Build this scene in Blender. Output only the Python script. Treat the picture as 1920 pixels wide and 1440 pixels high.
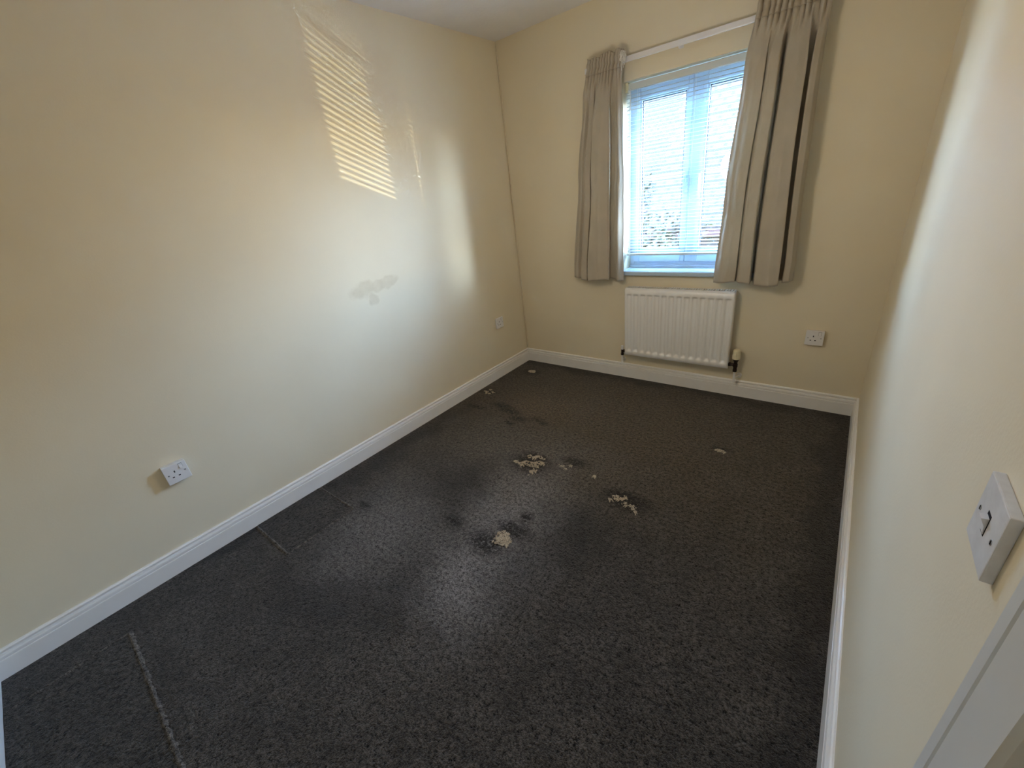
import bpy, bmesh, math, random
from mathutils import Vector, Matrix, noise
random.seed(7)
for o in list(bpy.data.objects): bpy.data.objects.remove(o)
S = bpy.context.scene
C = S.collection
# ------------------------------------------------------------ camera
cam = bpy.data.objects.new('camera', bpy.data.cameras.new('camera')); C.objects.link(cam)
cam.location = (2.1773, -2.7765, 1.3872); cam.rotation_euler = (1.1373, 0.1160, 0.6637)
cam.data.sensor_width = 36; cam.data.lens = 764.9 / 1920 * 36
cam.data.clip_start = 0.02; cam.data.clip_end = 300
S.camera = cam
# ------------------------------------------------------------ view + world
S.view_settings.view_transform = 'Standard'; S.view_settings.look = 'None'
S.view_settings.gamma = 1; S.view_settings.use_curve_mapping = False
S.view_settings.exposure = 1.8
w = bpy.data.worlds.new('world'); S.world = w; w.use_nodes = True
nt = w.node_tree; bg = nt.nodes['Background']; bg.inputs['Strength'].default_value = 27.0
tc = nt.nodes.new('ShaderNodeTexCoord'); sp = nt.nodes.new('ShaderNodeSeparateXYZ')
mr = nt.nodes.new('ShaderNodeMapRange'); mr.inputs['From Min'].default_value = -1; mr.inputs['From Max'].default_value = 1
cr = nt.nodes.new('ShaderNodeValToRGB')
nt.links.new(tc.outputs['Generated'], sp.inputs[0]); nt.links.new(sp.outputs['Z'], mr.inputs['Value'])
nt.links.new(mr.outputs[0], cr.inputs[0]); nt.links.new(cr.outputs[0], bg.inputs['Color'])
els = cr.color_ramp.elements
els[0].position = 0.0; els[0].color = (0.66, 0.48, 0.27, 1)
els[1].position = 1.0; els[1].color = (0.45, 0.66, 1.0, 1)
e = els.new(0.485); e.color = (0.88, 0.68, 0.38, 1)
e = els.new(0.53); e.color = (0.60, 0.88, 1.25, 1)
e = els.new(0.65); e.color = (0.44, 0.76, 1.3, 1)

def sun_lamp(name, energy, col, d, angle):
    l = bpy.data.lights.new(name, 'SUN'); l.energy = energy; l.color = col; l.angle = math.radians(angle)
    o = bpy.data.objects.new(name, l); C.objects.link(o)
    o.rotation_euler = Vector(d).to_track_quat('-Z', 'Y').to_euler(); return o
sun_lamp('sun', 8.0, (1, 0.93, 0.82), (-0.35, 0.75, -0.62), 0.5)
# sky portal at the window opening (only guides sampling of the sky)
pl = bpy.data.lights.new('sky_portal', 'AREA'); pl.shape = 'RECTANGLE'; pl.size = 0.8; pl.size_y = 1.1
pl.cycles.is_portal = True
po = bpy.data.objects.new('sky_portal', pl); C.objects.link(po); po.location = (1.331, 0.20, 1.37)
po.rotation_euler = (math.radians(-90), 0, 0)
# low sun glinting off a neighbour's window pane, travelling up into the room
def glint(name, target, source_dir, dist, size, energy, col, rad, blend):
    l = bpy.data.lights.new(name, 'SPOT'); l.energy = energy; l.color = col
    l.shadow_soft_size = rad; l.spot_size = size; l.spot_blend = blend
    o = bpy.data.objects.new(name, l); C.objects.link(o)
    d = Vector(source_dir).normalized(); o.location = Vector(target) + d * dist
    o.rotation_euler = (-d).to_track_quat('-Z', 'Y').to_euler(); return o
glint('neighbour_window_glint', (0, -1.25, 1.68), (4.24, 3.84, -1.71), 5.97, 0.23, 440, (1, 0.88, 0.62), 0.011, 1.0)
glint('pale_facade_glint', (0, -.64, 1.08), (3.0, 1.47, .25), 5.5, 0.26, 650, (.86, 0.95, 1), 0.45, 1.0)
l = bpy.data.lights.new('room_fill', 'POINT'); l.energy = 4.5; l.color = (1, 0.82, 0.62); l.shadow_soft_size = 0.14  # unseen fill added at mid height to brighten the room, no fitting
o = bpy.data.objects.new('room_fill', l); C.objects.link(o); o.location = (1.25, -1.40, 1.40)
l = bpy.data.lights.new('landing_fill', 'POINT'); l.energy = 4; l.color = (1, 0.90, 0.75); l.shadow_soft_size = 0.14  # added fill without a fitting, lightens the room through the doorway
o = bpy.data.objects.new('landing_fill', l); C.objects.link(o); o.location = (3.2, -2.9, 2.1)

# ------------------------------------------------------------ node helpers
class NT:
    def __init__(s, m): s.t = m.node_tree; s.bsdf = s.t.nodes['Principled BSDF']
    def n(s, k, **kw):
        x = s.t.nodes.new(k)
        for a, b in kw.items(): setattr(x, a, b)
        return x
    def l(s, a, b): s.t.links.new(a, b)
    def m(s, op, a, b=None, c=None, clamp=False):
        x = s.n('ShaderNodeMath', operation=op, use_clamp=clamp)
        for i, v in enumerate((a, b, c)):
            if v is None: continue
            if hasattr(v, 'links'): s.l(v, x.inputs[i])
            else: x.inputs[i].default_value = v
        return x.outputs[0]
    def noise(s, vec, scale, detail=3, rough=.5):
        x = s.n('ShaderNodeTexNoise'); x.inputs['Scale'].default_value = scale
        x.inputs['Detail'].default_value = detail; x.inputs['Roughness'].default_value = rough
        if vec is not None: s.l(vec, x.inputs['Vector'])
        return x
    def mr(s, v, a, b, c=0., d=1.):
        x = s.n('ShaderNodeMapRange'); s.l(v, x.inputs[0])
        for i, q in enumerate((a, b, c, d)): x.inputs[i + 1].default_value = q
        return x.outputs[0]
    def mix(s, f, a, b, kind='MIX'):
        x = s.n('ShaderNodeMix', data_type='RGBA', blend_type=kind)
        for i, v in ((0, f), (6, a), (7, b)):
            if hasattr(v, 'links'): s.l(v, x.inputs[i])
            elif i == 0: x.inputs[0].default_value = v
            else: x.inputs[i].default_value = (*v, 1)
        return x.outputs[2]
    def bump(s, h, strength, dist):
        x = s.n('ShaderNodeBump'); x.inputs['Strength'].default_value = strength; x.inputs['Distance'].default_value = dist
        s.l(h, x.inputs['Height']); s.l(x.outputs[0], s.bsdf.inputs['Normal'])
    def pos(s): return s.n('ShaderNodeNewGeometry').outputs['Position']
    def obj(s): return s.n('ShaderNodeTexCoord').outputs['Object']
    def ell(s, vec, cx, cy, rx, ry, ang=0., axes='XY', soft=.25):
        """1 inside an ellipse, fading to 0 over the soft edge"""
        q = s.n('ShaderNodeSeparateXYZ'); s.l(vec, q.inputs[0])
        a = s.m('SUBTRACT', q.outputs[axes[0]], cx); b = s.m('SUBTRACT', q.outputs[axes[1]], cy)
        ca, sa = math.cos(ang), math.sin(ang)
        u = s.m('ADD', s.m('MULTIPLY', a, ca / rx), s.m('MULTIPLY', b, sa / rx))
        v = s.m('ADD', s.m('MULTIPLY', a, -sa / ry), s.m('MULTIPLY', b, ca / ry))
        r = s.m('SQRT', s.m('ADD', s.m('MULTIPLY', u, u), s.m('MULTIPLY', v, v)))
        return s.mr(r, 1 + soft, 1 - soft)
def mat(name, col, rough=.6, spec=.4, metal=0.):
    m = bpy.data.materials.new(name); m.use_nodes = True
    b = m.node_tree.nodes['Principled BSDF']
    b.inputs['Base Color'].default_value = (*col, 1); b.inputs['Roughness'].default_value = rough
    b.inputs['Specular IOR Level'].default_value = spec; b.inputs['Metallic'].default_value = metal
    return m
def speck(name, col, rough=.5, spec=.4, amt=.06, scale=30, bump=.0, dist=.001, metal=0.):
    m = mat(name, col, rough, spec, metal); t = NT(m); n = t.noise(t.pos(), scale)
    f = t.mr(n.outputs[0], .3, .7)
    t.l(t.mix(f, tuple(c * (1 - amt) for c in col), tuple(min(1, c * (1 + amt)) for c in col)), t.bsdf.inputs['Base Color'])
    if bump: t.bump(t.noise(t.pos(), scale * 6).outputs[0], bump, dist)
    return m
WALL = (0.77, 0.69, 0.515)
def wall_mat(name, stain=False):
    m = mat(name, WALL, .55, .3); t = NT(m); p = t.pos()
    f = t.mr(t.noise(p, 2.2, 4).outputs[0], .3, .7)
    c = t.mix(f, tuple(v * .97 for v in WALL), tuple(v * 1.03 for v in WALL))
    if stain:
        wn = t.noise(p, 14, 4); wv = t.n('ShaderNodeVectorMath', operation='MULTIPLY_ADD')
        t.l(wn.outputs['Color'], wv.inputs[0]); wv.inputs[1].default_value = (.07, .07, .07); t.l(p, wv.inputs[2])
        v = wv.outputs[0]; off = .035
        k = None
        for cy, cz, ry, rz, a in ((-1.47, .99, .085, .042, .1), (-1.34, 1.0, .10, .032, .1), (-1.27, .985, .05, .02, .5), (-1.42, .925, .035, .035, 0)):
            q = t.ell(v, cy + off, cz + off, ry, rz, a, 'YZ', .2)
            k = q if k is None else t.m('MAXIMUM', k, q)
        fade = t.mr(t.noise(p, 25, 3).outputs[0], .3, .7, .55, 1.)
        c = t.mix(t.m('MULTIPLY', t.m('MULTIPLY', k, fade), .42), c, (0.52, 0.42, 0.26))
        # faint roller marks and scuffs
    sc = t.ell(p, -.35, .62, .05, .25, .1, 'YZ', .6) if stain else None
    t.l(c, t.bsdf.inputs['Base Color'])
    t.bump(t.noise(p, 160, 3).outputs[0], .12, .002)
    return m
M = {}
M['wall'] = wall_mat('magnolia_emulsion'); M['wall_left'] = wall_mat('magnolia_emulsion_stained', True)
M['ceiling'] = speck('white_ceiling_paint', (.80, .79, .77), .8, .2, .02, 8, .4, .003)
M['gloss'] = speck('white_gloss_paint', (.82, .81, .78), .3, .5, .02, 12)
M['door_gloss'] = speck('off_white_gloss_paint', (.70, .69, .64), .3, .5, .02, 12)
M['upvc'] = speck('white_upvc', (.46, .58, .70), .3, .5, .015, 10)  # white frame, its bluish backlit cast is put into the colour
M['slat'] = speck('white_slat_lacquer', (.64, .68, .66), .35, .5, .01, 10)
M['plastic'] = speck('white_plastic', (.78, .78, .78), .3, .5, .01, 10)
M['dirty_plastic'] = speck('grubby_white_plastic', (.72, .72, .72), .35, .5, .06, 60)
M['hole'] = speck('dark_slot', (.02, .02, .025), .8, .1, .1, 40)
M['rad'] = speck('white_radiator_enamel', (.80, .80, .78), .3, .5, .01, 10)
M['brass'] = speck('tarnished_brass', (.035, .022, .018), .4, .5, .3, 90, metal=.6)
M['cream'] = speck('yellowed_plastic', (.72, .66, .45), .4, .5, .05, 60)
M['cord'] = speck('white_cord', (.82, .80, .72), .8, .2, .05, 200, .5, .001)
M['gasket'] = speck('black_rubber', (.03, .035, .045), .7, .2, .1, 40)
M['steel'] = speck('brushed_steel', (.55, .55, .54), .35, .5, .05, 80, metal=.9)
# curtain cloth
m = mat('taupe_curtain_cloth', (.46, .40, .30), .75, .25); t = NT(m); p = t.obj()
wv = t.n('ShaderNodeTexWave', wave_type='BANDS', bands_direction='Z'); wv.inputs['Scale'].default_value = 260; t.l(p, wv.inputs['Vector'])
c = t.mix(t.mr(t.noise(p, 7, 4).outputs[0], .3, .7), (.46, .415, .33), (.53, .475, .38))
t.l(c, t.bsdf.inputs['Base Color']); t.bump(t.noise(p, 400, 2).outputs[0], .25, .001)
t.bsdf.inputs['Sheen Weight'].default_value = .25
tr = t.n('ShaderNodeBsdfTranslucent'); tr.inputs[0].default_value = (.62, .52, .38, 1)
mx = t.n('ShaderNodeMixShader'); mx.inputs[0].default_value = .16
t.l(t.bsdf.outputs[0], mx.inputs[1]); t.l(tr.outputs[0], mx.inputs[2]); t.l(mx.outputs[0], t.t.nodes['Material Output'].inputs[0])
M['curtain'] = m
# window glass: clear pane with surface reflection
m = bpy.data.materials.new('window_glass'); m.use_nodes = True; t = NT(m)
a = t.n('ShaderNodeBsdfTransparent'); a.inputs[0].default_value = (.93, .96, .97, 1); g = t.n('ShaderNodeBsdfGlossy'); g.inputs['Roughness'].default_value = .02
fr = t.n('ShaderNodeLayerWeight'); fr.inputs[0].default_value = .5
fk = t.m('MULTIPLY_ADD', t.m('POWER', fr.outputs['Facing'], 4.5), .55, .03)
mx = t.n('ShaderNodeMixShader'); t.l(fk, mx.inputs[0]); t.l(a.outputs[0], mx.inputs[1]); t.l(g.outputs[0], mx.inputs[2])
t.l(mx.outputs[0], t.t.nodes['Material Output'].inputs[0]); M['glass'] = m
# carpet
def carpet(name, k=1., marks=False):
    m = mat(name, (.05, .05, .05), .95, .1); t = NT(m); p = t.pos()
    n1 = t.noise(p, 170, 2, .75); n2 = t.noise(p, 62, 3, .75); n3 = t.noise(p, 9, 5, .65); n4 = t.noise(p, 2.6, 4, .6)
    f = t.m('ADD', t.m('MULTIPLY', n1.outputs[0], .45), t.m('MULTIPLY', n2.outputs[0], .55))
    f = t.mr(f, .40, .61)
    c = t.mix(f, tuple(k * v for v in (.0035, .0032, .0029)), tuple(k * v for v in (.125, .111, .096)))
    c = t.mix(t.mr(n3.outputs[0], .38, .62, 0, .5), c, tuple(k * v for v in (.016, .0145, .013)))
    c = t.mix(t.mr(n4.outputs[0], .5, .72, 0, .5), c, t.mix(f, tuple(k * v for v in (.016, .0145, .0125)), tuple(k * v for v in (.155, .140, .120))))
    if marks:
        wv = t.n('ShaderNodeVectorMath', operation='MULTIPLY_ADD'); wn = t.noise(p, 5, 4, .6)
        t.l(wn.outputs['Color'], wv.inputs[0]); wv.inputs[1].default_value = (.35, .35, 0); t.l(p, wv.inputs[2])
        big = wv.outputs[0]; o = .175
        wv2 = t.n('ShaderNodeVectorMath', operation='MULTIPLY_ADD'); wn = t.noise(p, 45, 4, .7)
        t.l(wn.outputs['Color'], wv2.inputs[0]); wv2.inputs[1].default_value = (.09, .09, 0); t.l(p, wv2.inputs[2])
        fine = wv2.outputs[0]; q = .045
        # brown soiling, with the warm light's tint painted in, at the window end
        br = t.m('MULTIPLY', t.ell(big, 1.05 + o, -.62 + o, 1.1, .62, 0, 'XY', .55), .75)
        c = t.mix(br, c, t.mix(f, (.010, .007, .004), (.150, .110, .062)))
        br = t.m('MULTIPLY', t.ell(big, .62 + o, -.72 + o, .28, .17, .3, 'XY', .6), .55)
        c = t.mix(br, c, t.mix(f, (.03, .022, .014), (.21, .155, .10)))
        # paler, greyer pile in the middle of the room
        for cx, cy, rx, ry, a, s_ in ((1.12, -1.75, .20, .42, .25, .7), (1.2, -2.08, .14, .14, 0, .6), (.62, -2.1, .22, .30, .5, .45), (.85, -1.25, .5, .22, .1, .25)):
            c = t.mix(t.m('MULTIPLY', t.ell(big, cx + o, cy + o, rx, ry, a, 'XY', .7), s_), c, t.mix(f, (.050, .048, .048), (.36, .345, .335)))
        # dark patches, dirt by the left skirting, darker strips along far and right walls
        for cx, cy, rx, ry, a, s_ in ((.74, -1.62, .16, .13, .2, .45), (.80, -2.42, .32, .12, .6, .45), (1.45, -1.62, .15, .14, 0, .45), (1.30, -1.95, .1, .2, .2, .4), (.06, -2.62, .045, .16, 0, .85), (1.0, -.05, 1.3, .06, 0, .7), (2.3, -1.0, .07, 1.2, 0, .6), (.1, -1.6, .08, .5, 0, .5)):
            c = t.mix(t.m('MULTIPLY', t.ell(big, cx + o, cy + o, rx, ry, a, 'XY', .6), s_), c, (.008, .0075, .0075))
        # small burnt / matted spots
        brk = t.mr(t.noise(p, 60, 3, .7).outputs[0], .38, .50)
        for cx, cy, rx, ry in ((.36, -.83, .10, .035), (.46, -.87, .09, .03), (.58, -.93, .07, .03), (.56, -1.0, .04, .02), (.70, -.88, .05, .022), (.77, -.90, .03, .02), (.20, -.23, .075, .05), (.11, -.69, .08, .03), (.18, -.93, .08, .02),
                               (.94, -1.23, .07, .03), (1.17, -1.17, .07, .035), (1.53, -1.29, .10, .035), (1.18, -1.755, .085, .045), (1.12, -1.88, .085, .06), (.95, -1.30, .12, .08), (1.53, -1.33, .11, .06), (1.185, -1.66, .035, .03), (.90, -1.86, .06, .035), (1.80, -.685, .045, .02), (.39, -2.03, .05, .02), (.06, -2.03, .04, .03), (.03, -2.45, .03, .12)):
            c = t.mix(t.m('MULTIPLY', t.m('MULTIPLY', t.ell(fine, cx + q, cy + q, rx * 1.0, ry * 1.0, 0, 'XY', .5), .95), brk), c, (.004, .003, .003))
    t.l(c, t.bsdf.inputs['Base Color']); t.bump(f, .8, .006)
    t.bsdf.inputs['Sheen Weight'].default_value = .15
    return m
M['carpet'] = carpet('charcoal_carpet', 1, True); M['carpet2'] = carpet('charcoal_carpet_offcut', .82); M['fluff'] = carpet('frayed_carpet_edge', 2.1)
M['backing'] = speck('cream_carpet_backing', (.52, .45, .34), .95, .1, .35, 220, .6, .004)

# ------------------------------------------------------------ mesh helpers
def link(name, bm, m, parent=None, smooth=False, loc=None):
    me = bpy.data.meshes.new(name); bmesh.ops.recalc_face_normals(bm, faces=bm.faces) if len(bm.faces) else None
    bm.to_mesh(me); bm.free()
    for x in (m if isinstance(m, (list, tuple)) else [m]): me.materials.append(x)
    if smooth:
        for f in me.polygons: f.use_smooth = True
    o = bpy.data.objects.new(name, me); C.objects.link(o)
    if loc: o.location = loc
    if parent: o.parent = parent
    return o
def box(bm, a, b, bev=0., seg=2):
    x0, y0, z0 = (min(a[i], b[i]) for i in range(3)); x1, y1, z1 = (max(a[i], b[i]) for i in range(3))
    r = bmesh.ops.create_cube(bm, size=1, matrix=Matrix.Translation(((x0 + x1) / 2, (y0 + y1) / 2, (z0 + z1) / 2)) @ Matrix.Diagonal((x1 - x0, y1 - y0, z1 - z0, 1)))
    if bev:
        es = list({e for v in r['verts'] for e in v.link_edges})
        bmesh.ops.bevel(bm, geom=es, offset=bev, segments=seg, affect='EDGES', profile=.6)
    return bm
def cyl(bm, a, b, r, r2=None, seg=20, cap=True):
    a, b = Vector(a), Vector(b); d = b - a
    q = d.to_track_quat('Z', 'Y').to_matrix().to_4x4()
    bmesh.ops.create_cone(bm, cap_ends=cap, segments=seg, radius1=r, radius2=r if r2 is None else r2, depth=d.length, matrix=Matrix.Translation((a + b) / 2) @ q)
    return bm
def tube(bm, pts, r, seg=8, radii=None):
    pts = [Vector(p) for p in pts]; rings = []
    for i, p in enumerate(pts):
        d = (pts[min(i + 1, len(pts) - 1)] - pts[max(i - 1, 0)]).normalized()
        u = d.orthogonal().normalized() if i == 0 else (u0 - d * u0.dot(d)).normalized()
        u0 = u; v = d.cross(u); rr = radii[i] if radii else r
        rings.append([bm.verts.new(p + (u * math.cos(k * 2 * math.pi / seg) + v * math.sin(k * 2 * math.pi / seg)) * rr) for k in range(seg)])
    for a, b in zip(rings, rings[1:]):
        for k in range(seg): bm.faces.new((a[k], a[(k + 1) % seg], b[(k + 1) % seg], b[k]))
    bm.faces.new(rings[0]); bm.faces.new(rings[-1][::-1]); return bm
def extrude_profile(bm, prof, path_fn, ends):
    """prof: list of (d,h); path_fn(d,h,end)->xyz for each end; closed solid"""
    r = [[bm.verts.new(path_fn(d, h, k)) for d, h in prof] for k in ends]
    for a, b in zip(r, r[1:]):
        for i in range(len(prof)): bm.faces.new((a[i], a[(i + 1) % len(prof)], b[(i + 1) % len(prof)], b[i]))
    bm.faces.new(r[0]); bm.faces.new(r[-1][::-1]); return bm
def struct(o): o['kind'] = 'structure'; return o
def thing(name, loc, label, cat, group=None):
    o = bpy.data.objects.new(name, None); C.objects.link(o); o.location = loc; o.empty_display_size = .05
    return tag(o, label, cat, group)
def tag(o, label, cat, group=None, kind=None):
    o['label'] = label; o['category'] = cat
    if group: o['group'] = group
    if kind: o['kind'] = kind
    return o

# ------------------------------------------------------------ room shell
W, D, H = 2.3514, 3.3465, 2.35
WX0, WX1, WZ0, WZ1 = .928, 1.734, .800, 1.915      # window opening
DY0, DY1, DZ = -2.440, -3.18, 2.02                   # doorway in the right wall
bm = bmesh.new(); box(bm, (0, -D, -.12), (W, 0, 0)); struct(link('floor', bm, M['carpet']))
bm = bmesh.new(); box(bm, (-.25, -D - .15, H), (W + .12, .195, H + .15)); struct(link('ceiling', bm, M['ceiling']))
bm = bmesh.new(); box(bm, (-.25, -D - .15, -.12), (0, .195, H)); struct(link('wall_left', bm, M['wall_left']))
bm = bmesh.new()
box(bm, (0, 0, -.12), (WX0, .195, H)); box(bm, (WX1, 0, -.12), (W + .12, .195, H))
box(bm, (WX0, 0, -.12), (WX1, .195, WZ0)); box(bm, (WX0, 0, WZ1), (WX1, .195, H)); struct(link('wall_far', bm, M['wall']))
bm = bmesh.new(); box(bm, (0, -D - .15, -.12), (W + .12, -D, H)); struct(link('wall_near', bm, M['wall']))
bm = bmesh.new(); box(bm, (W, DY0, -.12), (W + .12, 0, H)); box(bm, (W, -D, -.12), (W + .12, DY1, H)); box(bm, (W, DY1, DZ), (W + .12, DY0, H))
struct(link('wall_right', bm, M['wall']))
# landing beyond the doorway
bm = bmesh.new(); box(bm, (W, -4.3, -.12), (3.9, -1.3, 0)); struct(link('floor_landing', bm, M['carpet2']))
bm = bmesh.new(); box(bm, (W + .12, -4.4, H), (4.0, -1.2, H + .15)); struct(link('ceiling_landing', bm, M['ceiling']))
bm = bmesh.new(); box(bm, (3.9, -4.4, -.12), (4.0, -1.2, H)); box(bm, (W + .12, -1.3, -.12), (3.9, -1.2, H)); box(bm, (W, -4.4, -.12), (3.9, -4.3, H)); box(bm, (W, -4.3, -.12), (W + .12, -D - .15, H))
struct(link('wall_landing', bm, M['wall']))
# skirting boards
PR = [(0, 0), (.018, 0), (.018, .072), (.0175, .0745), (.0145, .0755), (.0145, .0785), (.0165, .080), (.0165, .088), (.0145, .0935), (.0050, .0955), (.0040, .1005), (.0100, .1015), (.0108, .107), (.008, .1115), (.004, .1133), (0, .1133)]
def skirt(name, fn, n=2):
    bm = bmesh.new(); extrude_profile(bm, PR, fn, (0, 1)); return struct(link(name, bm, M['gloss']))
skirt('baseboard_left', lambda d, h, k: (d, (-D + d) if k == 0 else -d, h))
skirt('baseboard_far', lambda d, h, k: (d if k == 0 else W - d, -d, h))
skirt('baseboard_right', lambda d, h, k: (W - d, -d if k == 0 else -2.332, h))
skirt('baseboard_near', lambda d, h, k: (d if k == 0 else W - .0, -D + d, h))
# caulked crack up the corner
bm = bmesh.new()
pts = [(.004 + .004 * noise.noise((0, 0, z * 3)) + (.006 if z < .4 else .003), -.004 - .002 * noise.noise((3, 0, z * 5)), z) for z in [.115 + i * .06 for i in range(38)]]
tube(bm, pts, .004, 6, [.0035 + .002 * abs(noise.noise((9, 2, i * .7))) for i in range(38)]); struct(link('trim_1', bm, M['wall'], smooth=True))
# architrave, lining and stop of the doorway
AP = [(0, 0), (0, .010), (.005, .013), (.025, .014), (.029, .009), (.034, .009), (.037, .016), (.041, .0175), (.105, .0175), (.110, .013), (.110, 0)]
bm = bmesh.new()
def arch(y0, sgn):
    extrude_profile(bm, AP, lambda d, h, k: (W - h, y0 - sgn * d, k * (DZ + .106 - d)), (0, 1))
arch(-2.334, 1); arch(DY1 - .106, -1)
extrude_profile(bm, AP, lambda d, h, k: (W - h, (-2.334 - d) if k == 0 else (DY1 - .106 + d), DZ + .106 - d), (0, 1))
struct(link('trim_2', bm, M['door_gloss']))
bm = bmesh.new(); box(bm, (W - .002, DY0, 0), (W + .122, DY0 - .028, DZ)); box(bm, (W - .002, DY1, 0), (W + .122, DY1 + .028, DZ)); box(bm, (W - .002, DY0, DZ - .028), (W + .122, DY1, DZ))
fr_ = struct(link('door_1', bm, M['door_gloss']))
bm = bmesh.new()
for y0, y1 in ((DY0 - .028, DY0 - .042), (DY1 + .042, DY1 + .028)): box(bm, (W + .045, y0, 0), (W + .085, y1, DZ - .028), .002)
box(bm, (W + .045, DY0 - .04, DZ - .042), (W + .085, DY1 + .04, DZ - .028)); link('door_stop', bm, M['door_gloss'], fr_)
bm = bmesh.new(); box(bm, (W + .012, DY0 - .0275, .94), (W + .036, DY0 - .0295, 1.06), .001); link('strike_plate', bm, M['steel'], fr_)

# ------------------------------------------------------------ window
YF = .115                                          # inner face of the frame
win = bpy.data.objects.new('window_1', None); C.objects.link(win); win.location = (1.331, YF, WZ0); struct(win)
def wpart(name, bm, m, parent=None, smooth=False):
    o = link(name, bm, m, smooth=smooth)
    p = parent or win
    o.parent = p; o.matrix_parent_inverse = Matrix.Translation(win.location).inverted() if p is win else Matrix.Identity(4)
    return o
FZ0 = .818
bm = bmesh.new()
for a, b in (((WX0, YF, FZ0), (WX0 + .032, YF + .055, WZ1)), ((WX1 - .032, YF, FZ0), (WX1, YF + .055, WZ1)),
             ((WX0 + .032, YF, WZ1 - .032), (WX1 - .032, YF + .055, WZ1)), ((WX0 + .032, YF, FZ0), (WX1 - .032, YF + .055, FZ0 + .038)),
             ((1.305, YF, FZ0 + .038), (1.357, YF + .055, WZ1 - .032))): box(bm, a, b, .003)
box(bm, (WX0, YF - .014, FZ0), (WX1, YF, FZ0 + .017), .003)
wpart('frame', bm, M['upvc'])
GZ0, GZ1 = .936, 1.826
for nm, xa, xb, ga, gb, hx in (('l', WX0 + .032, 1.305, .997, 1.279, 1.289), ('r', 1.357, WX1 - .032, 1.383, 1.665, 1.369)):
    za, zb = FZ0 + .038, WZ1 - .032
    bm = bmesh.new(); y0, y1 = YF - .012, YF + .036
    box(bm, (xa, y0, za), (ga, y1, zb), .004); box(bm, (gb, y0, za), (xb, y1, zb), .004)
    box(bm, (ga, y0, za), (gb, y1, GZ0), .004); box(bm, (ga, y0, GZ1), (gb, y1, zb), .004)
    sash = wpart('sash', bm, M['upvc'])
    # glazing bead: a slim raised rim
    bm = bmesh.new(); t_ = .011
    for a, b in (((ga, y0 + .004, GZ0), (ga + t_, y1 - .01, GZ1)), ((gb - t_, y0 + .004, GZ0), (gb, y1 - .01, GZ1)), ((ga + t_, y0 + .004, GZ0), (gb - t_, y1 - .01, GZ0 + t_)), ((ga + t_, y0 + .004, GZ1 - t_), (gb - t_, y1 - .01, GZ1))): box(bm, a, b, .003)
    wpart('glazing_bead', bm, M['upvc'], sash)
    bm = bmesh.new(); g = .0035; ga2, gb2, z2, z3 = ga + t_, gb - t_, GZ0 + t_, GZ1 - t_
    for a, b in (((ga2, y0 + .010, z2), (ga2 + g, y0 + .022, z3)), ((gb2 - g, y0 + .010, z2), (gb2, y0 + .022, z3)), ((ga2, y0 + .010, z2), (gb2, y0 + .022, z2 + g)), ((ga2, y0 + .010, z3 - g), (gb2, y0 + .022, z3))): box(bm, a, b)
    wpart('gasket', bm, M['gasket'], sash)
    bm = bmesh.new(); box(bm, (ga, y0 + .026, GZ0), (gb, y0 + .030, GZ1)); wpart('pane', bm, M['glass'], sash)
    bm = bmesh.new(); box(bm, (ga + t_, y0 + .014, 1.367), (gb - t_, y0 + .0255, 1.389), .003); wpart('glazing_bar', bm, M['upvc'], sash)
    bm = bmesh.new(); box(bm, (hx - .010, y0 - .008, 1.30), (hx + .010, y0, 1.39), .003); box(bm, (hx - .008, y0 - .03, 1.355), (hx + .008, y0 - .004, 1.375), .003); box(bm, (hx - .008, y0 - .032, 1.27), (hx + .008, y0 - .022, 1.378), .004)
    wpart('handle', bm, M['upvc'], sash)
bm = bmesh.new(); box(bm, (WX0 - .03, -.045, .790), (WX1 + .03, .0, FZ0), .007, 3); box(bm, (WX0 + .001, -.008, .800), (WX1 - .001, YF + .01, FZ0)); wpart('sill', bm, M['upvc'])

# ------------------------------------------------------------ venetian blind
YB = .047
bl = thing('venetian_blind', (1.331, YB, 1.9), 'white slatted venetian blind hanging open in the window recess', 'blind')
def bpart(name, bm, m, parent=bl, smooth=False):
    o = link(name, bm, m, smooth=smooth); o.parent = parent
    o.matrix_parent_inverse = Matrix.Translation(bl.location).inverted(); return o
bx0, bx1 = WX0 + .008, WX1 - .008
bm = bmesh.new(); box(bm, (bx0, YB - .014, 1.872), (bx1, YB + .014, 1.906), .002); bpart('headrail', bm, M['slat'])
bm = bmesh.new(); box(bm, (bx0 - .006, YB - .02, 1.862), (bx0 + .012, YB + .016, 1.912), .002); bpart('bracket', bm, M['cream'])
bm = bmesh.new(); box(bm, (bx1 - .012, YB - .02, 1.862), (bx1 + .006, YB + .016, 1.912), .002); bpart('bracket', bm, M['cream'])
bm = bmesh.new(); box(bm, (bx0, YB - .012, .910), (bx1, YB + .012, .924), .003); bpart('bottom_rail', bm, M['slat'])
zz = .940; k = 0; random.seed(3)
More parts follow.
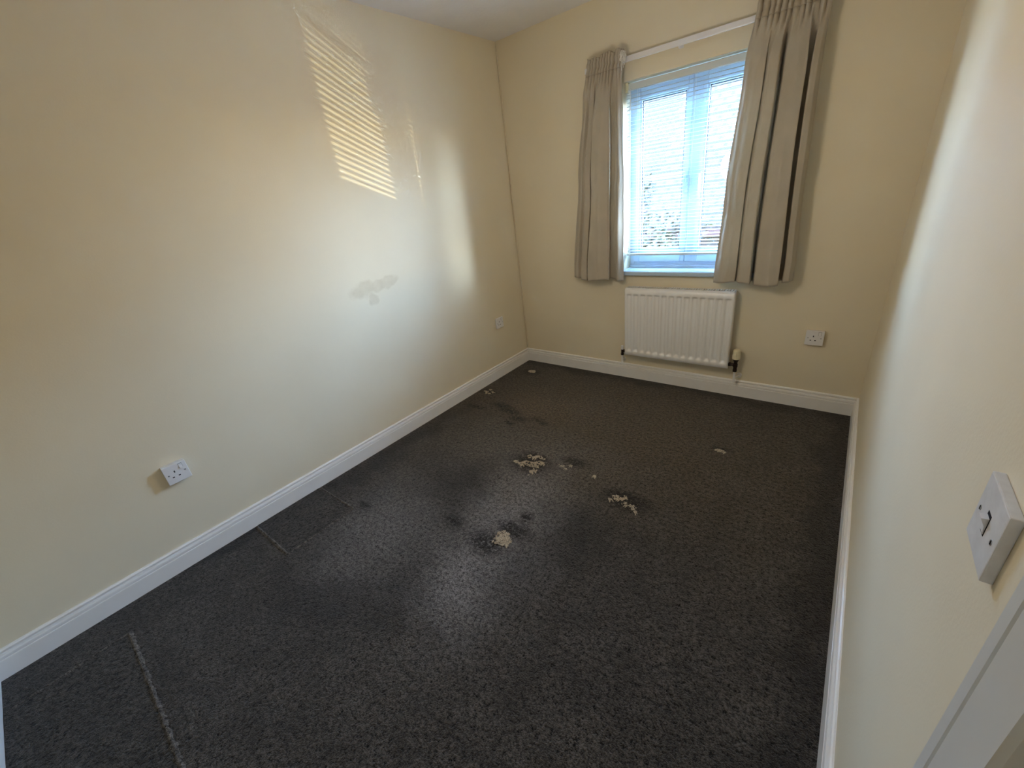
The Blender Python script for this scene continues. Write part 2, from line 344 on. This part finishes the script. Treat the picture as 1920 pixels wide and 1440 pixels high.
while zz < 1.868:
    # slats do not all lie equally flat: a few bands of them tip towards the room
    tilt = 3
    if 1.52 < zz < 1.675: tilt = 13
    elif zz > 1.745: tilt = 15
    elif zz > 1.675: tilt = 0
    tilt = math.radians(tilt + random.uniform(-1.5, 1.5)); hw = .0125; n = 4
    bm = bmesh.new(); rows = []
    for s in range(9):
        x = bx0 + (bx1 - bx0) * s / 8; sag = .0012 * noise.noise((x * 3, k * 1.3, 0)); row = []
        for top in (0, 1):
            for i in range(n + 1):
                u = -1 + 2 * i / n; c = .0016 * (1 - u * u) + (.00035 if top else 0)
                yy = u * hw * math.cos(tilt) - c * math.sin(tilt); z_ = u * hw * -math.sin(tilt) * -1 + c * math.cos(tilt)
                row.append(bm.verts.new((x, YB + yy, zz + z_ + sag)))
        rows.append(row)
    m_ = n + 1
    for a, b in zip(rows, rows[1:]):
        for i in range(n):
            bm.faces.new((a[i], a[i + 1], b[i + 1], b[i])); bm.faces.new((a[m_ + i], b[m_ + i], b[m_ + i + 1], a[m_ + i + 1]))
        bm.faces.new((a[0], b[0], b[m_], a[m_])); bm.faces.new((a[n], a[m_ + n], b[m_ + n], b[n]))
    for r in (rows[0], rows[-1]): bm.faces.new(r[:m_] + r[m_:][::-1])
    bpart('slat', bm, M['slat'], smooth=False); zz += .0198; k += 1
for x in (1.005, 1.331, 1.657):
    bm = bmesh.new()
    for dy in (-.0135, .0135): tube(bm, [(x, YB + dy, .91), (x, YB + dy, 1.4), (x, YB + dy, 1.875)], .0007, 5)
    bpart('ladder_cord', bm, M['cord'])
bm = bmesh.new(); tube(bm, [(bx0 + .03, YB - .026, 1.875), (bx0 + .028, YB - .027, 1.4), (bx0 + .03, YB - .026, .905)], .0022, 8); bpart('tilt_wand', bm, M['plastic'])

# ------------------------------------------------------------ curtain track
tk = thing('curtain_track', (1.33, 0, 2.02), 'slim white curtain track fixed to the wall above the window', 'curtain track')
def cpart(root, name, bm, m, smooth=False):
    o = link(name, bm, m, smooth=smooth); o.parent = root; o.matrix_parent_inverse = Matrix.Translation(root.location).inverted(); return o
TZ = 2.013
bm = bmesh.new(); box(bm, (.70, -.046, TZ - .014), (1.93, -.032, TZ + .014), .004); cpart(tk, 'rail', bm, M['plastic'])
for x in (.80, 1.262, 1.85):
    bm = bmesh.new(); box(bm, (x - .011, -.034, TZ - .006), (x + .011, 0, TZ + .008), .002); box(bm, (x - .011, -.006, TZ - .02), (x + .011, 0, TZ + .022), .002)
    box(bm, (x - .004, -.044, TZ - .022), (x + .004, -.036, TZ - .008), .002); cpart(tk, 'bracket', bm, M['plastic'])

# ------------------------------------------------------------ curtains
def lerp(a, b, t): return a + (b - a) * t
def smooth(t): t = max(0, min(1, t)); return t * t * (3 - 2 * t)
def interp(tab, x):
    for (x0, y0), (x1, y1) in zip(tab, tab[1:]):
        if x <= x1: return lerp(y0, y1, smooth((x - x0) / (x1 - x0)) if x1 > x0 else 0)
    return tab[-1][1]
def curtain(name, label, xl, xr, ztop, zbot, folds, seed, base=-.075, hem=None):
    """xl/xr: tables t(0 top..1 bottom)->x; folds: (s, depth, shift) control points of the lower folds"""
    root = thing(name, ((xl[0][1] + xr[0][1]) / 2, -.06, ztop), label, 'curtain', None)
    NS, NZ = 220, 90; TH = .055                       # TH: heading height
    def P(s, t):
        z = lerp(ztop, zbot, t); L = ztop - zbot; hz = t * L
        d = interp([(a, b) for a, b, c in folds], s); sh = interp([(a, c) for a, b, c in folds], s)
        g = smooth((hz - .05) / .28)                    # how far the big folds have opened
        n = 12
        ph = s * n * 2 * math.pi + 2.6 * noise.noise((s * 6, seed, 0))
        pl = math.sin(ph)
        fine = (pl * .014) * (1 - smooth((hz - .06) / (.10 + .10 * abs(noise.noise((s * 4, seed, 11)))))) * (0.75 + .9 * noise.noise((s * 9, seed, 4)))
        x = lerp(interp(xl, t), interp(xr, t), s) + sh * g * (.6 + .4 * t)
        x += .004 * math.cos(ph) * (1 - smooth((hz - .07) / .1))
        y = base - d * 1.3 * g * (.75 + .35 * t) + fine
        y += .013 * noise.noise((s * 5, z * 2.6, seed)) * g + .005 * noise.noise((s * 14, z * 9, seed + 3)) * g
        x += .012 * noise.noise((s * 3, z * 2.1, seed + 7)) * g * math.sin(s * math.pi)
        # creases slanting across the lower cloth
        y += .0045 * noise.noise((s * 10 + z * 9, z * 16 - s * 5, seed + 20)) * smooth((t - .35) / .3)
        # tape pulls the heading in at the cords
        if hz < .085: y += .004 * math.sin(hz / .085 * 4 * math.pi) + .003 * noise.noise((s * 22, hz * 30, seed))
        zz_ = z + .016 * noise.noise((s * 9, seed, 9)) * max(0, 1 - hz / .05) + .008 * t * math.sin(s * 9 + seed)
        if hem: zz_ += interp(hem, s) * t
        return (x, min(y, -.054 if hz < .22 else -.02), zz_)
    def sheet(t0, t1, nz):
        bm = bmesh.new(); g = [[bm.verts.new(P(i / NS, lerp(t0, t1, j / nz))) for i in range(NS + 1)] for j in range(nz + 1)]
        for j in range(nz):
            for i in range(NS): bm.faces.new((g[j][i], g[j][i + 1], g[j + 1][i + 1], g[j + 1][i]))
        return bm
    L = ztop - zbot; th = .085 / L
    for nm, t0, t1, nz in (('gathered_heading', 0, th, 16), ('drape', th, 1, NZ)):
        o = link(nm, sheet(t0, t1, nz), M['curtain'], smooth=True)
        o.parent = root; o.matrix_parent_inverse = Matrix.Translation(root.location).inverted()
        md = o.modifiers.new('thick', 'SOLIDIFY'); md.thickness = .0022; md.offset = 0
    return root
c1 = curtain('curtain', 'narrow short taupe curtain gathered at the left side of the window, nearer the corner', [(0, .735), (.15, .70), (.5, .64), (1, .575)], [(0, .965), (.1, .955), (.5, .965), (1, .968)], 2.062, .772,
    [(0, .0, 0), (.10, .015, .0), (.15, .002, 0), (.22, .030, .0), (.29, .028, .012), (.33, -.018, -.012), (.42, .045, -.010), (.56, .052, .010), (.66, .042, .03), (.72, .048, .026), (.77, .0, -.012), (.86, .012, 0), (.92, .028, 0), (1., .004, 0)], 1.7)
c2 = curtain('curtain', 'wide taupe pleated curtain hanging over the right side of the window', [(0, 1.625), (.2, 1.60), (.6, 1.565), (1, 1.545)], [(0, 1.915), (.2, 1.915), (.6, 1.925), (1, 1.945)], 2.085, .775,
    [(0, .01, 0), (.10, .035, 0), (.20, .045, 0), (.27, .038, .012), (.31, .018, -.008), (.38, .046, -.004), (.46, .056, .014), (.50, -.022, -.006), (.58, .048, -.006), (.70, .058, .012), (.77, .050, .030), (.81, -.026, -.004), (.87, -.020, 0), (.91, .03, -.006), (.96, .026, 0), (1., -.010, 0)], 5.1)
# knotted heading cords hanging from the left curtain's tape
bm = bmesh.new(); random.seed(5)
for k in range(5):
    a0 = random.uniform(0, 6); pts = []
    for i in range(15):
        a = a0 + i * .75
        pts.append((.967 + .013 * math.cos(a) + random.uniform(-.003, .003), -.088 + .010 * math.sin(a * 1.3), 2.035 - .006 * k + .012 * math.sin(a)))
    tube(bm, pts, .0022, 6)
for k in range(4):
    x = .962 + k * .007
    tube(bm, [(x - .006, -.092, 2.035), (x, -.098, 2.00), (x + .004 * math.sin(k), -.094, 1.955 + .012 * k)], .002, 6)
o = link('tied_cord', bm, M['cord'], smooth=True); o['label'] = 'white knotted cord'; o.parent = c1; o.matrix_parent_inverse = Matrix.Translation(c1.location).inverted()

# ------------------------------------------------------------ radiator
RX0, RX1, RZ0, RZ1, RY = .972, 1.672, .214, .703, -.082
rd = thing('radiator', ((RX0 + RX1) / 2, 0, RZ0), 'white fluted panel radiator on the wall under the window', 'radiator')
bm = bmesh.new(); NF = 14; per = 10; pitch = (RX1 - RX0 - .02) / NF
xs = [RX0, RX0 + .003] + [RX0 + .010 + pitch * i / per for i in range(NF * per + 1)] + [RX1 - .003, RX1]
zs = [RZ0, RZ0 + .004, RZ0 + .030, RZ0 + .034, RZ0 + .038, RZ0 + .042, RZ0 + .050, RZ0 + .060, RZ0 + .075, (RZ0 + RZ1) / 2, RZ1 - .075, RZ1 - .058, RZ1 - .048, RZ1 - .042, RZ1 - .038, RZ1 - .034, RZ1 - .031, RZ1 - .004, RZ1]
def ry(x, z):
    if x in (RX0, RX1) or z in (RZ0, RZ1): return RY + .006
    u = ((x - RX0 - .010) / pitch) % 1 if RX0 + .010 <= x <= RX1 - .010 else 0
    a = smooth((.5 - abs(u - .5)) / .26 - .35) 
    v = smooth((z - RZ0 - .030) / .013) * smooth((RZ1 - .031 - z) / .012)
    e = max(math.exp(-((z - RZ0 - .050) / .012) ** 2), math.exp(-((z - RZ1 + .048) / .012) ** 2))
    return RY + (.0085 + .006 * e) * a * v
g = [[bm.verts.new((x, ry(x, z), z)) for x in xs] for z in zs]
for a, b in zip(g, g[1:]):
    for i in range(len(xs) - 1): bm.faces.new((a[i], a[i + 1], b[i + 1], b[i]))
ret = bmesh.ops.extrude_edge_only(bm, edges=[e for e in bm.edges if e.is_boundary])
for v in ret['geom']:
    if isinstance(v, bmesh.types.BMVert): v.co.y = RY + .020
cpart(rd, 'front_panel', bm, M['rad'], True)
bm = bmesh.new(); box(bm, (RX0 + .01, -.035, RZ0 + .01), (RX1 - .01, -.022, RZ1 - .02), .004); box(bm, (RX0 + .02, RY + .019, RZ0 + .02), (RX1 - .02, RY + .022, RZ1 - .02)); cpart(rd, 'back_panel', bm, M['rad'])
bm = bmesh.new(); box(bm, (RX0 + .006, RY + .004, RZ1 - .004), (RX1 - .006, RY + .007, RZ1 + .011), .001); box(bm, (RX0 + .006, -.024, RZ1 - .004), (RX1 - .006, -.021, RZ1 + .011), .001)
for i in range(46):
    x = RX0 + .012 + i * (RX1 - RX0 - .024) / 45; box(bm, (x - .0028, RY + .006, RZ1 + .006), (x + .0028, -.022, RZ1 + .010))
cpart(rd, 'top_grille', bm, M['rad'])
for x in (RX0 + .003, RX1 - .006):
    bm = bmesh.new(); box(bm, (x, RY + .012, RZ0 + .02), (x + .003, -.024, RZ1 + .006), .001); cpart(rd, 'side_panel', bm, M['rad'])
for x in (RX0 + .14, RX1 - .14):
    bm = bmesh.new(); box(bm, (x - .012, -.022, RZ0 + .05), (x + .012, 0, RZ1 - .05), .002); cpart(rd, 'wall_bracket', bm, M['rad'])
# thermostatic valve on the right
vx, vy = 1.713, -.055
bm = bmesh.new(); cyl(bm, (vx, vy, .205), (vx, vy, .262), .011); cyl(bm, (vx, vy, .225), (vx, vy, .245), .015, seg=6); cyl(bm, (RX1 - .004, vy, .238), (vx, vy, .238), .009); cyl(bm, (RX1 + .002, vy, .238), (RX1 + .014, vy, .238), .014, seg=6)
cyl(bm, (vx, vy, .262), (vx, vy, .282), .013, .021); cyl(bm, (vx, vy, .192), (vx, vy, .210), .013, seg=6); vb = cpart(rd, 'valve_body', bm, M['brass'])
bm = bmesh.new(); cyl(bm, (vx, vy, .281), (vx, vy, .292), .023, .0235, 24); cyl(bm, (vx, vy, .292), (vx, vy, .338), .0235, .020, 24); cyl(bm, (vx, vy, .338), (vx, vy, .345), .020, .014, 24)
for i in range(12):
    a = i * math.pi / 6; cyl(bm, (vx + .0225 * math.cos(a), vy + .0225 * math.sin(a), .294), (vx + .0195 * math.cos(a), vy + .0195 * math.sin(a), .337), .002, seg=6)
o = cpart(rd, 'thermostatic_head', bm, M['cream']); o['label'] = 'yellowed thermostatic valve head'
bm = bmesh.new(); cyl(bm, (vx, vy, .115), (vx, vy, .195), .0075); cyl(bm, (vx, vy - .0, .150), (vx + .022, -.002, .150), .0075); cyl(bm, (vx + .02, -.012, .150), (vx + .02, 0, .150), .016, seg=20); cpart(rd, 'pipe', bm, M['rad'])
wx = .944
bm = bmesh.new(); cyl(bm, (wx, vy, .205), (wx, vy, .245), .009); cyl(bm, (wx, vy, .232), (RX0 + .006, vy, .232), .008); cyl(bm, (wx + .010, vy, .232), (wx + .020, vy, .232), .0125, seg=6); cyl(bm, (wx, vy, .198), (wx, vy, .214), .0115, seg=6); cpart(rd, 'valve_body', bm, M['brass'])
bm = bmesh.new(); cyl(bm, (wx, vy, .244), (wx, vy, .272), .011, .010, 16); cyl(bm, (wx, vy, .272), (wx, vy, .276), .010, .006, 16); cpart(rd, 'valve_cap', bm, M['plastic'])
bm = bmesh.new(); cyl(bm, (wx, vy, .140), (wx, vy, .20), .0075); cyl(bm, (wx, vy, .146), (wx - .01, -.002, .146), .0075); cyl(bm, (wx - .01, -.012, .146), (wx - .01, 0, .146), .014, seg=20); cpart(rd, 'pipe', bm, M['rad'])

# ------------------------------------------------------------ sockets: built facing -Y with centre at the origin
def rboxes(bm, cx, cz, wx_, wz_, y0, y1, bev=.001): box(bm, (cx - wx_ / 2, y0, cz - wz_ / 2), (cx + wx_ / 2, y1, cz + wz_ / 2), bev)
def make_socket(label, depth, loc, rz, box_part=True):
    r = thing('wall_socket', loc, label, 'socket', 'single wall sockets'); r.rotation_euler = (0, 0, rz)
    def lp(name, bm, m, par=r): o = link(name, bm, m); o.parent = par; return o
    f = -depth
    if box_part:
        bm = bmesh.new(); rboxes(bm, 0, 0, .084, .084, f + .008, 0, .003); lp('back_box', bm, M['dirty_plastic'])
    bm = bmesh.new(); rboxes(bm, 0, 0, .086, .086, f, f + .0085, .0022); pt_ = lp('face_plate', bm, M['plastic'])
    for x, z, a, b in ((-.006, .010, .005, .0095), (-.017, -.014, .0075, .005), (.005, -.014, .0075, .005)):
        bm = bmesh.new(); rboxes(bm, x, z, a, b, f - .0004, f + .002, .0006); lp('pin_hole', bm, M['hole'])
    for x in (-.0302, .0302):
        bm = bmesh.new(); cyl(bm, (x, f - .0006, 0), (x, f + .001, 0), .0034, seg=14); s_ = lp('screw', bm, M['steel'])
        bm = bmesh.new(); rboxes(bm, x, 0, .0052, .0012, f - .0009, f, 0); lp('screw_slot', bm, M['hole'], s_)
    bm = bmesh.new(); rboxes(bm, .022, .026, .014, .022, f - .0005, f + .002, .0004); lp('rocker_recess', bm, M['hole'])
    bm = bmesh.new(); v = []
    for x in (.0158, .0282):
        v.append([bm.verts.new(q) for q in ((x, f + .001, .016), (x, f - .0045, .0165), (x, f - .0012, .027), (x, f - .0008, .0358), (x, f + .001, .036))])
    for i in range(5): bm.faces.new((v[0][i], v[0][(i + 1) % 5], v[1][(i + 1) % 5], v[1][i]))
    bm.faces.new(v[0]); bm.faces.new(v[1][::-1]); lp('rocker', bm, M['plastic'])
    return r
make_socket('single white socket on the left wall, nearest the camera, above the long skirting', .030, (0, -2.604, .461), math.pi / 2)
make_socket('small single socket low on the left wall, next to the far corner', .012, (0, -.345, .455), math.pi / 2, True)
make_socket('single white socket on the far wall to the right of the radiator', .024, (2.091, 0, .452), 0)

# ------------------------------------------------------------ light switch on the right wall
sw = thing('light_switch', (W, -2.222, 1.008), 'white square light switch with damaged rocker beside the door frame', 'light switch'); sw.rotation_euler = (0, 0, -math.pi / 2)
def lp(name, bm, m, par=sw): o = link(name, bm, m); o.parent = par; return o
f = -.0105
bm = bmesh.new(); rboxes(bm, 0, 0, .086, .086, f, 0, .0016); lp('face_plate', bm, M['dirty_plastic'])
for x in (-.0302, .0302):
    bm = bmesh.new(); cyl(bm, (x, f - .0005, 0), (x, f + .001, 0), .0032, seg=16); s_ = lp('screw', bm, M['steel'])
    bm = bmesh.new(); rboxes(bm, x, 0, .0012, .005, f - .0009, f, 0); lp('screw_slot', bm, M['hole'], s_)
bm = bmesh.new(); rboxes(bm, 0, .001, .013, .027, f - .0004, f + .001, .0003); lp('rocker_recess', bm, M['hole'])
bm = bmesh.new(); v = []
for x in (-.0052, .0052):
    v.append([bm.verts.new(q) for q in ((x, f + .001, -.0105), (x, f - .0008, -.0105), (x, f - .0022, .000), (x, f - .0065, .0095), (x, f + .001, .0105))])
for i in range(5): bm.faces.new((v[0][i], v[0][(i + 1) % 5], v[1][(i + 1) % 5], v[1][i]))
bm.faces.new(v[0]); bm.faces.new(v[1][::-1]); lp('rocker', bm, M['plastic'])

# ------------------------------------------------------------ damaged carpet: holes where the pale backing shows
def hole(label, blobs, n, seed, r0=.0045, h=.002):
    random.seed(seed); bm = bmesh.new()
    cx = sum(b[0] for b in blobs) / len(blobs); cy = sum(b[1] for b in blobs) / len(blobs)
    tot = sum(b[2] * b[3] for b in blobs)
    for bx, by, rx, ry_ in blobs:
        for i in range(max(2, int(n * rx * ry_ / tot))):
            a = random.uniform(0, 6.28); q = math.sqrt(random.random())
            x = bx - cx + rx * q * math.cos(a); y = by - cy + ry_ * q * math.sin(a)
            if noise.noise((x * 70, y * 70, seed)) < -.18: continue
            r = r0 * random.uniform(.5, 1.25); ang = random.uniform(0, 3.14); ln = r * random.uniform(1, 2.6)
            dx, dy = math.cos(ang) * ln, math.sin(ang) * ln
            tube(bm, [(x - dx, y - dy, .0004), (x - dx * .3, y - dy * .3, h * random.uniform(.5, 1.6)), (x + dx * .4, y + dy * .4, h * random.uniform(.4, 1.3)), (x + dx, y + dy, .0004)], r * .4, 5, [r * .2, r * .5, r * .5, r * .2])
    o = link('carpet_hole', bm, M['backing'], smooth=True, loc=(cx, cy, .0006))
    return tag(o, label, 'carpet damage', 'worn holes in the carpet')
hole('largest frayed pale hole in the carpet, left of centre, shaped like a splash', [(.90, -1.33, .045, .018), (.95, -1.31, .04, .02), (1.0, -1.29, .035, .03), (1.01, -1.36, .016, .04), (.93, -1.25, .03, .02), (.97, -1.23, .04, .012)], 330, 11)
hole('round pale hole in the carpet with a dark rim, nearest the camera', [(1.165, -1.81, .033, .030), (1.195, -1.83, .028, .028), (1.155, -1.845, .02, .018)], 260, 12)
hole('ragged pale hole in the carpet, right of centre', [(1.47, -1.355, .016, .012), (1.49, -1.325, .022, .018), (1.515, -1.31, .02, .02), (1.545, -1.345, .022, .014), (1.58, -1.35, .018, .014), (1.60, -1.375, .012, .010)], 170, 13)
hole('small faint frayed patch immediately right of the largest hole', [(1.12, -1.235, .02, .010), (1.15, -1.25, .012, .012), (1.165, -1.215, .016, .010)], 50, 14, .0035)
hole('small oval pale hole in the carpet at the far left corner', [(.195, -.228, .030, .022), (.215, -.232, .018, .016)], 130, 15, .005)
hole('thin ring-shaped worn mark against the left skirting, short of the far corner', [(.085, -.70, .02, .010), (.12, -.72, .025, .008), (.15, -.69, .018, .008), (.10, -.665, .02, .007)], 70, 16)
hole('small pale nick in the carpet on the right, towards the radiator', [(1.795, -.705, .020, .012), (1.82, -.71, .012, .008)], 42, 17)
hole('tiny white speck on the carpet between the two larger central holes', [(1.318, -1.232, .009, .008)], 22, 18)

# ------------------------------------------------------------ carpet offcuts let into the floor
def strip(bm, a, b, wd, h, seed):
    random.seed(seed); a, b = Vector(a), Vector(b); L = (b - a).length; n = int(L / .010); d = (b - a).normalized(); s = Vector((-d.y, d.x, 0))
    prev = None
    for i in range(n + 1):
        p = a.lerp(b, i / n); w1 = wd * (.55 + .7 * random.random()); hh = h * (.6 + .6 * random.random())
        row = [bm.verts.new(p + s * u * w1 + Vector((0, 0, v))) for u, v in ((-1, .0002), (-.5, hh * .8), (0, hh), (.5, hh * .8), (1, .0002))]
        if prev:
            for k in range(4): bm.faces.new((prev[k], prev[k + 1], row[k + 1], row[k]))
        prev = row
pa = tag(link('carpet_patch', box(bmesh.new(), (.0185, -2.425, 0), (.360, -2.085, .0022), .0008), M['carpet2']), 'small square carpet patch against the left skirting', 'carpet patch', 'carpet patches')
bm = bmesh.new(); strip(bm, (.03, -2.082, 0), (.368, -2.077, 0), .006, .006, 1); strip(bm, (.03, -2.432, 0), (.362, -2.428, 0), .008, .006, 2); strip(bm, (.365, -2.43, 0), (.365, -2.08, 0), .005, .005, 3)
link('frayed_edge', bm, M['fluff'], pa, True)
pb = tag(link('carpet_patch', box(bmesh.new(), (.206, -D + .019, 0), (1.20, -2.992, .0022), .0008), M['carpet2']), 'large carpet patch in the near left corner with fluffy seam', 'carpet patch', 'carpet patches')
bm = bmesh.new(); strip(bm, (.203, -D + .02, 0), (.203, -2.985, 0), .0055, .006, 4); strip(bm, (.203, -2.985, 0), (1.20, -2.995, 0), .009, .006, 5)
link('frayed_edge', bm, M['fluff'], pb, True)

# ------------------------------------------------------------ outside: neighbour's house, gable and trees; colours set near black in place of a lower exposure
M['render'] = speck('white_render', (.026, .026, .026), .9, .1, .03, 3, .2, .01)
def tiles(name, c1, c2, sx, sz):
    m = mat(name, c1, .8, .2); t = NT(m); p = t.obj()
    b = t.n('ShaderNodeTexBrick'); b.inputs['Scale'].default_value = 1; b.inputs['Brick Width'].default_value = sx; b.inputs['Row Height'].default_value = sz
    b.inputs['Mortar Size'].default_value = .035; b.inputs['Color1'].default_value = (*c1, 1); b.inputs['Color2'].default_value = (*c2, 1); b.inputs['Mortar'].default_value = (.0038, .0030, .0028, 1)
    mp = t.n('ShaderNodeSeparateXYZ'); t.l(p, mp.inputs[0]); cb = t.n('ShaderNodeCombineXYZ'); t.l(mp.outputs['X'], cb.inputs[0]); t.l(t.m('MULTIPLY', mp.outputs['Z'], 1.35), cb.inputs[1])
    t.l(cb.outputs[0], b.inputs['Vector']); t.l(b.outputs['Color'], t.bsdf.inputs['Base Color']); return m
M['roof'] = tiles('clay_roof_tiles', (.0115, .0095, .0088), (.0095, .0082, .0078), .30, .22)
M['brick'] = tiles('pale_brick', (.018, .015, .012), (.022, .018, .014), .23, .085)
M['fascia'] = speck('red_brown_fascia', (.011, .0030, .0025), .6, .3, .1, 10)
M['leaf'] = speck('green_leaves', (.007, .011, .0045), .6, .3, .5, 3); M['bark'] = speck('grey_brown_bark', (.004, .003, .002), .9, .1, .2, 12)
M['ground'] = speck('dry_ground', (.05, .045, .035), .95, .1, .15, 1.5)
bm = bmesh.new(); box(bm, (-60, .6, -3.0), (60, 80, -2.8)); o = link('ground_outside', bm, M['ground']); struct(o)
def house(name, label, x0, x1, y0, y1, eave, ridge, wallm):
    r = thing(name, ((x0 + x1) / 2, (y0 + y1) / 2, -2.8), label, 'house')
    bm = bmesh.new(); box(bm, (x0, y0, -2.8), (x1, y1, eave)); 
    ym = (y0 + y1) / 2
    for x in (x0 + .001, x1 - .001):
        v = [bm.verts.new(q) for q in ((x, y0, eave), (x, y1, eave), (x, ym, ridge - .08))]; bm.faces.new(v)
    cpart(r, 'wall', bm, wallm)
    bm = bmesh.new(); o_ = .35
    for s, ya, yb in ((-1, y0 - o_, ym), (1, y1 + o_, ym)):
        ze = eave - o_ * (ridge - eave) / (ym - y0)
        v = [bm.verts.new(q) for q in ((x0 - .25, ya, ze), (x1 + .25, ya, ze), (x1 + .25, yb, ridge), (x0 - .25, yb, ridge), (x0 - .25, ya, ze + .12), (x1 + .25, ya, ze + .12), (x1 + .25, yb, ridge + .12), (x0 - .25, yb, ridge + .12))]
        for q in ((0, 1, 2, 3), (7, 6, 5, 4), (0, 4, 5, 1), (1, 5, 6, 2), (2, 6, 7, 3), (3, 7, 4, 0)): bm.faces.new([v[i] for i in q])
    cpart(r, 'roof', bm, M['roof'])
    bm = bmesh.new(); box(bm, (x0 - .25, y0 - o_ - .03, eave - o_ * (ridge - eave) / (ym - y0) - .10), (x1 + .25, y0 - o_, eave - o_ * (ridge - eave) / (ym - y0) + .06)); cpart(r, 'fascia', bm, M['fascia'])
    return r
house('house', 'white rendered house with tiled roof and red fascia seen through the right pane', -1.75, 7.0, 8.0, 14.0, .54, 4.1, M['render'])
house('house', 'brick house with tiled roof seen behind the trees through the left pane', -15.0, -4.4, 15.0, 22.0, .6, 5.2, M['brick'])
def tree(label, x, y, z0, h, r, seed):
    random.seed(seed); rt = thing('tree', (x, y, z0), label, 'tree', 'trees outside the window')
    bm = bmesh.new(); tube(bm, [(0, 0, 0), (.05, .02, h * .4), (-.02, .05, h * .75), (0, 0, h * .95)], .1, 8, [.12, .09, .06, .02])
    for k in range(9):
        a = k * 2.4; zb = h * (.35 + .06 * k); tube(bm, [(0, 0, zb), (r * .4 * math.cos(a), r * .4 * math.sin(a), zb + .3), (r * .8 * math.cos(a), r * .8 * math.sin(a), zb + .55)], .03, 5, [.035, .025, .01])
    o = link('trunk', bm, M['bark'], rt, True)
    bm = bmesh.new()
    for i in range(5200):
        d = Vector((random.gauss(0, 1), random.gauss(0, 1), random.gauss(0, 1))).normalized(); q = r * (random.random() ** .4) * (1 + .35 * noise.noise(d * 2 + Vector((seed, 0, 0))))
        p = Vector((0, 0, h * .68)) + Vector((d.x * q, d.y * q, d.z * q * h * .42 / r))
        n_ = Vector((random.uniform(-1, 1), random.uniform(-1, 1), random.uniform(-.2, 1))).normalized(); u = n_.orthogonal().normalized(); v = n_.cross(u); s = random.uniform(.035, .075)
        bm.faces.new([bm.verts.new(p + u * s), bm.verts.new(p + v * s * .5 + n_ * s * .15), bm.verts.new(p - u * s), bm.verts.new(p - v * s * .5 + n_ * s * .15)])
    link('foliage', bm, M['leaf'], rt); return rt
tree('leafy green tree low in the left window pane', -1.35, 6.2, -2.8, 3.3, 1.25, 21)
tree('bushy tree further back in the left window pane', -4.4, 11.0, -2.8, 4.1, 1.7, 22)
